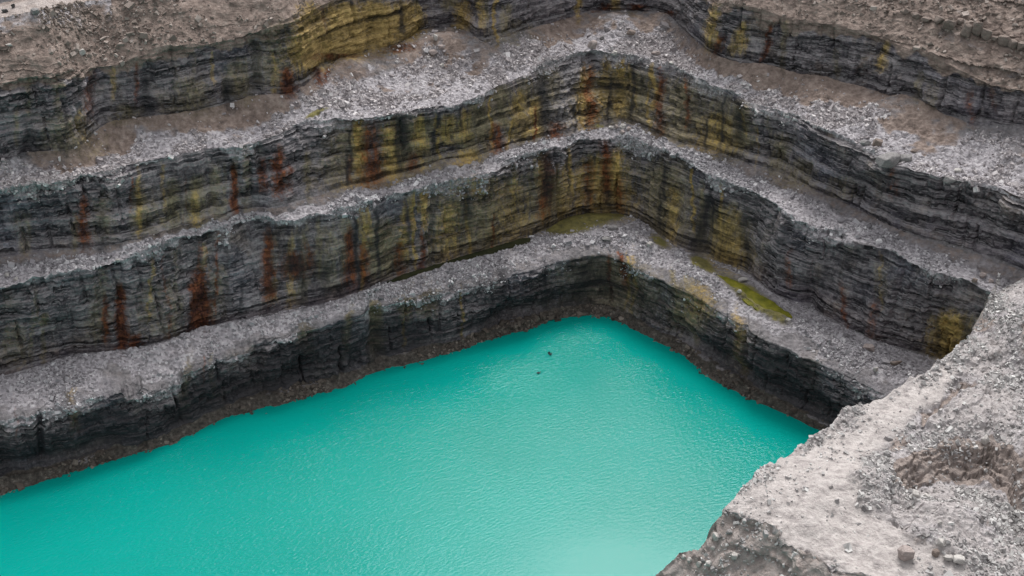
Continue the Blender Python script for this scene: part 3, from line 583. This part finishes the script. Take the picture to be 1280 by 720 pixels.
for segs, n, med, lab in [(('shore', 'bed'), 3200, .28, 'wet brown stones heaped along the waterline'), (('brow1', 'bench1', 'face1'), 15000, .19, 'grey rubble covering the lowest bench'), (('bench2', 'face2'), 9000, .22, 'grey rubble on the narrow middle bench'), (('bench3', 'face3'), 19000, .22, 'pale rubble strewn over the wide upper bench'), (('slope', 'rim'), 5000, .26, 'small stones in the earth slope under the rim')]:
    w = seg_is(*segs) * inview * dry * (rub ** 1.5 + .03 * (rub + flat)) * (1 - .9 * np.clip(moss, 0, 1))
    if segs[0] == 'shore': w = seg_is('shore') * inview
    if segs[0] == 'slope': w = inview * seg_is('slope') * (.15 + rub)
    clump = np.clip(.45 + 1.1 * noise(P[..., 0] / 7, P[..., 1] / 7, 0, 61) + .8 * noise(P[..., 0] / 2.2, P[..., 1] / 2.2, 0, 64), .04, 2.2)
    C, r, c = pick(P, w * clump, n)
    size = np.clip(med * np.exp(RNG.normal(0, .5, n)), .10, 1.1)
    if segs[0] == 'shore': m = make_stone('wet_brown_stone', [(.1, (.035, .03, .026)), (.5, (.10, .083, .07)), (.9, (.24, .21, .18))])
    elif segs[0] == 'slope': m = make_stone('earth_stone', [(.1, (.09, .07, .06)), (.5, (.20, .165, .145)), (.9, (.42, .36, .33))])
    else: m = M_RUBBLE3 if segs[0] == 'bench3' else M_RUBBLE
    rubble('rubble', C, size, m, lab)
sw = (s_rub + .10 * s_pale + .35 * s_earth) * ((SX < 1330) & (SY < 760)) * np.clip(.55 + 1.0 * noise(x / 3, y / 3, 0, 62), .06, 2) * (1 + 1.6 * bell(SX, SY, 1225, 610, 46, 22, 10) + 1.2 * bell(SX, SY, 1140, 600, 46, 12, 20)) * (1 - .8 * ditch)
C, r, c = pick(PS[ksk:], sw, 15000)
rubble('rubble', C, np.clip(.19 * np.exp(RNG.normal(0, .5, len(C))), .09, .65), M_SPURST, 'pale angular rubble scattered over the foreground spur')

# ------------------------------------------------------------------ single boulders, each where the picture shows it
ALLP = np.concatenate([P.reshape(-1, 3), PS.reshape(-1, 3)]); AX, AY = to_px(ALLP); ok = (AX > -40) & (AX < 1320) & (AY > -40) & (AY < 760) & (ALLP[:, 1] > 0)
ALLP, AX, AY = ALLP[ok], AX[ok], AY[ok]; DIST = np.linalg.norm(ALLP - np.array([0, 0, CAM_H]), axis=1)
def surf(px, py):
    d = (AX - px) ** 2 + (AY - py) ** 2; k = np.where(d < 9)[0]
    if not len(k): k = np.array([np.argmin(d)])
    k = k[DIST[k] < DIST[k].min() + 2.5]
    return Vector(np.median(ALLP[k], 0))
def boulder(px, py, wpx, hpx, mat, label, seed, name='boulder', group=None, parent=None, tilt=0.0):
    """(px, py): the foot of the stone in the picture, wpx x hpx: its size there"""
    p = surf(px, py); d = (p - Vector((0, 0, CAM_H))).length; m = d / FPX
    rnd = random.Random(seed); bm = bmesh.new()
    for k in range(26):                                                # the hull of a jittered block: flat faces, sharp arrises
        c = [rnd.choice((-1, 1)) * rnd.uniform(.55, 1) for _ in range(3)]; c[rnd.randrange(3)] *= rnd.uniform(.1, 1); c[rnd.randrange(3)] *= rnd.uniform(.5, 1)
        n = math.sqrt(sum(q * q for q in c)); f = min(1, 1.22 / n); bm.verts.new([q * f for q in c])
    h_ = bmesh.ops.convex_hull(bm, input=bm.verts); bmesh.ops.delete(bm, geom=[v for v in set(h_['geom_interior'] + h_['geom_unused']) if isinstance(v, bmesh.types.BMVert)], context='VERTS')
    bmesh.ops.bevel(bm, geom=bm.edges[:], offset=.05, segments=1, affect='EDGES')
    bmesh.ops.rotate(bm, verts=bm.verts, cent=(0, 0, 0), matrix=Matrix.Rotation(rnd.uniform(-.5, .5), 3, 'Y') @ Matrix.Rotation(rnd.uniform(0, 6.28), 3, 'Z'))
    xs = [v.co.x for v in bm.verts]; zs = [v.co.z for v in bm.verts]; ys = [v.co.y for v in bm.verts]
    wx_, wz_ = wpx * m, hpx * m / .95
    for v in bm.verts:
        v.co.x = (v.co.x - (max(xs) + min(xs)) / 2) / (max(xs) - min(xs)) * wx_
        v.co.y = (v.co.y - (max(ys) + min(ys)) / 2) / (max(ys) - min(ys)) * min(wx_, wz_ * 1.4)
        v.co.z = (v.co.z - min(zs)) / (max(zs) - min(zs)) * wz_
    me = bpy.data.meshes.new(name); bm.to_mesh(me); bm.free(); me.materials.append(M_BOULD[mat])
    o = bpy.data.objects.new(name, me); COL.objects.link(o); o.location = (p.x, p.y, p.z - .14 * wz_); o.rotation_euler = (0, math.radians(tilt), 0)
    if parent: o.parent = parent
    if label: tag(o, label, 'boulder', None, group)
    return o
BO = [(740,61,12,11,'pink','round pinkish boulder at the left foot of the upper corner rubble heap'),
      (769,68,8,6,'pale','small pale boulder on the lip below the upper corner rubble heap'),
      (788,43,12,6,'brown','flat brownish slab in the middle of the upper corner rubble heap'),
      (819,69,14,5,'pink','flat pinkish slab on the upper bench lip right of the corner'),
      (752,48,7,6,'grey','grey boulder just above the round pinkish one'),
      (838,82,9,5,'pale','low pale boulder on the upper bench lip, right of the flat slab'),
      (778,160,9,6,'pale','largest pale boulder of the pile in the middle bench corner'),
      (770,161,6,6,'pink','pinkish boulder left of the largest in the middle bench corner pile'),
      (786,163,6,5,'pink','pinkish boulder right of the largest in the middle bench corner pile'),
      (778,167,7,5,'pink','front boulder of the pile in the middle bench corner'),
      (764,160,6,4,'pale','leftmost pale stone of the middle bench corner pile'),
      (544,51,7,9,'pale','upright pale stone on the brown talus below the yellow stain'),
      (541,68,11,6,'pink','larger dull slab downslope of the upright pale stone'),
      (552,61,8,5,'pink','dull pinkish slab just below the upright pale stone'),
      (553,84,6,5,'pale','pale stone at the foot of the talus below the yellow stain'),
      (535,73,5,4,'pale','tiny bright stone left of the pale one at the talus foot'),
      (1110,207,30,17,'grey','big grey block perched on the upper bench lip at right'),
      (1132,201,16,9,'grey','smaller grey block right behind the big perched one'),
      (1185,229,16,11,'grey','grey block on the upper bench lip right of the big one'),
      (1097,181,13,8,'brown','brown boulder in the upper bench rubble above the big grey block'),
      (1143,190,10,5,'brown','flat brown stone in the upper bench rubble right of the blocks'),
      (1081,180,15,6,'grey','flat grey slab on the upper bench lip left of the big block'),
      (1197,215,9,5,'pale','pale stone at the upper bench lip near the right edge'),
      (1228,346,9,7,'pink','pinkish boulder at the end of the middle bench beside the spur'),
      (1218,352,7,5,'brown','brown stone left of the pinkish boulder beside the spur'),
      (1238,353,7,6,'pink','pinkish stone touching the spur below the middle bench end'),
      (924,366,7,6,'pale','pale stone standing at the edge of the green pool'),
      (928,351,12,5,'pale','low pale slab behind the green pool'),
      (985,400,6,4,'pale','pale stone at the right tip of the green pool'),
      (1085,437,15,8,'pink','pinkish grey slab on the lowest bench, far right'),
      (1094,463,6,6,'pale','bright white stone on the lowest bench, far right'),
      (1120,455,16,6,'brown','brown slab at the lowest bench end near the spur'),
      (812,307,9,5,'pale','pale flat stone on the lowest bench just right of the corner'),
      (766,286,14,6,'grey','grey slab heaped behind the lowest bench corner'),
      (758,301,12,6,'grey','grey slab in front of the mossy mound in the corner'),
      (835,587,13,7,'pink','pinkish boulder at the waterline under the right face'),
      (1132,696,18,15,'pink','pinkish grey boulder alone on the pale spur surface'),
      (1169,694,9,8,'brown','brown stone right of the lone boulder on the spur'),
      (1184,699,13,8,'pale','pale stone with a dark foot, lower right on the spur'),
      (1176,681,9,7,'pale','pale stone above the brown one on the spur'),
      (1198,702,14,7,'pale','low pale slab at the lower right of the spur'),
      (1108,571,8,6,'grey','grey stone alone in front of the brown bank on the spur'),
      (1146,622,15,9,'pale','largest pale slab on the crest of the spur rubble mound'),
      (1157,622,10,7,'pale','pale slab beside the largest on the spur rubble mound'),
      (1139,616,9,6,'grey','grey slab behind the largest on the spur rubble mound'),
      (1174,655,6,6,'pale','small bright stone on the dark patch of the spur'),
      (1231,553,10,11,'pale','pale oval stone stuck in the brown bank on the spur'),
      (894,674,8,10,'pale','pale upright stone high on the brown scarp at the spur tip'),
      (891,687,6,6,'pale','pale stone below the upright one on the spur scarp'),
      (855,698,6,7,'pale','leftmost pale stone of the cluster on the spur tip'),
      (862,702,7,7,'pale','middle pale stone of the cluster on the spur tip'),
      (874,709,8,9,'pale','brightest pale stone of the cluster on the spur tip'),
      (886,706,8,7,'pale','rightmost pale stone of the cluster on the spur tip'),
      (918,697,9,7,'pale','single pale stone in the middle of the brown scarp'),
      (912,666,8,5,'grey','grey stone under the brow of the spur scarp'),
      (1170,19,5,4,'dark','dark hidden stone'),
      (16,10,5,6,'dark','upright dark stone on the pale dirt road, top left'),
      (5,16,8,4,'dark','low dark stone at the edge of the pale dirt road'),
      (44,18,11,7,'grey','grey slab at the rim below the pale dirt road'),
      (82,12,4,3,'pale','bright white stone on the rim slope, top left'),
      (12,58,7,4,'pale','pale stone on the earth slope at the left edge'),
      (102,68,9,7,'pale','pale block at the foot of the left earth slope'),
      (8,344,7,5,'pale','white stone on the bench ledge at the left edge'),
      (20,349,6,4,'pale','small white stone right of the one on the left ledge'),
      (148,328,6,4,'pale','bright white stone on the middle bench crest at left')]
for i, (px, py, w, h_, m, lab) in enumerate(BO):
    if 'hidden' in lab or 'waterline under' in lab: continue
    boulder(px, py, w, h_, m, lab, 100 + i, group='single boulders')
# the blocky ledge in the earth slope, upper right: block by block
bx = [(1157,27,12,6),(1174,28,12,8),(1186,36,16,13),(1200,28,10,6),(1207,43,13,15),(1220,42,13,16),(1232,48,13,13),(1244,50,10,10),(1254,54,13,10),(1266,58,13,10),(1277,61,11,9),(1135,17,10,7),(1146,22,10,7),(1288,66,14,10)]
for i, (px, py, w, h_) in enumerate(bx):
    boulder(px, py, w, h_, 'brown', None, 300 + i, name='ledge_block', parent=SET[10])

# ------------------------------------------------------------------ two waterbirds on the lake
t = NT('bird_plumage'); s_ = t.n('ShaderNodeSeparateXYZ'); t.l(t.attr('part').outputs['Vector'], s_.inputs[0])
c_ = t.mix(s_.outputs[0], (.012, .012, .014), (.75, .75, .72)); c_ = t.mix(s_.outputs[1], c_, (.35, .16, .03))
t.l(c_, t.b.inputs['Base Color']); t.b.inputs['Roughness'].default_value = .6
def bird(px, py, heading, label, wing):
    bm = bmesh.new(); lay = bm.verts.layers.float_vector.new('part')
    def ring(cx, cz, ry, rz, k=10, part=(0, 0, 0)):
        r = []
        for j in range(k):
            a = 2 * math.pi * j / k; v = bm.verts.new((cx, ry * math.cos(a), cz + rz * math.sin(a))); w = part
            if part == (0, 0, 0) and -.9 < math.sin(a) < .25 and abs(cx) < .13: w = (1, 0, 0)      # white flank
            v[lay] = w; r.append(v)
        return r
    # tail, body, breast, neck, head, bill: one surface
    rs = [ring(-.33, .11, .02, .008), ring(-.26, .09, .06, .03), ring(-.16, .06, .105, .075), ring(0, .05, .125, .095), ring(.12, .055, .105, .09), ring(.19, .09, .06, .07), ring(.215, .15, .038, .05), ring(.225, .20, .04, .045), ring(.25, .235, .045, .045), ring(.29, .235, .034, .034), ring(.315, .228, .018, .014, part=(0, 1, 0)), ring(.37, .222, .012, .006, part=(0, 1, 0))]
    for a, b in zip(rs[:-1], rs[1:]):
        for j in range(10): bm.faces.new((a[j], a[(j + 1) % 10], b[(j + 1) % 10], b[j]))
    bm.faces.new(rs[0]); bm.faces.new(rs[-1])
    me = bpy.data.meshes.new('body')
    bmesh.ops.recalc_face_normals(bm, faces=bm.faces)
    for f in bm.faces: f.smooth = True
    bm.to_mesh(me); bm.free(); me.materials.append(t.m)
    root = bpy.data.objects.new('waterbird', None); COL.objects.link(root); root.location = Vector(at(px, py, 0.0)); root.rotation_euler = (0, 0, math.radians(heading))
    bo = bpy.data.objects.new('body', me); COL.objects.link(bo); bo.parent = root
    for sgn in (-1, 1):                                                # wings, folded or half raised
        wm = bmesh.new(); prof = [(.12, 0), (.05, .03), (-.10, .035), (-.30, .005), (-.12, -.045), (.06, -.04)]
        up = .20 if wing else .02
        A = [wm.verts.new((a, sgn * (.118 + (.02 if wing else 0)), .09 + b)) for a, b in prof]; B = [wm.verts.new((a * .9 - .03, sgn * (.14 + (.14 if wing else .0)), .095 + b * .9 + up)) for a, b in prof]
        for j in range(6): wm.faces.new((A[j], A[(j + 1) % 6], B[(j + 1) % 6], B[j]))
        wm.faces.new(A); wm.faces.new(B); bmesh.ops.recalc_face_normals(wm, faces=wm.faces)
        mw = bpy.data.meshes.new('wing'); wm.to_mesh(mw); wm.free(); mw.materials.append(t.m)
        wo_ = bpy.data.objects.new('wing', mw); COL.objects.link(wo_); wo_.parent = root
    return tag(root, label, 'bird', None, 'waterbirds on the lake')
bird(673.5, 466.5, 20, 'nearer dark bird with a white flank floating on the lake', False)
bird(688, 443, 35, 'farther dark bird on the lake with wings half raised', True)
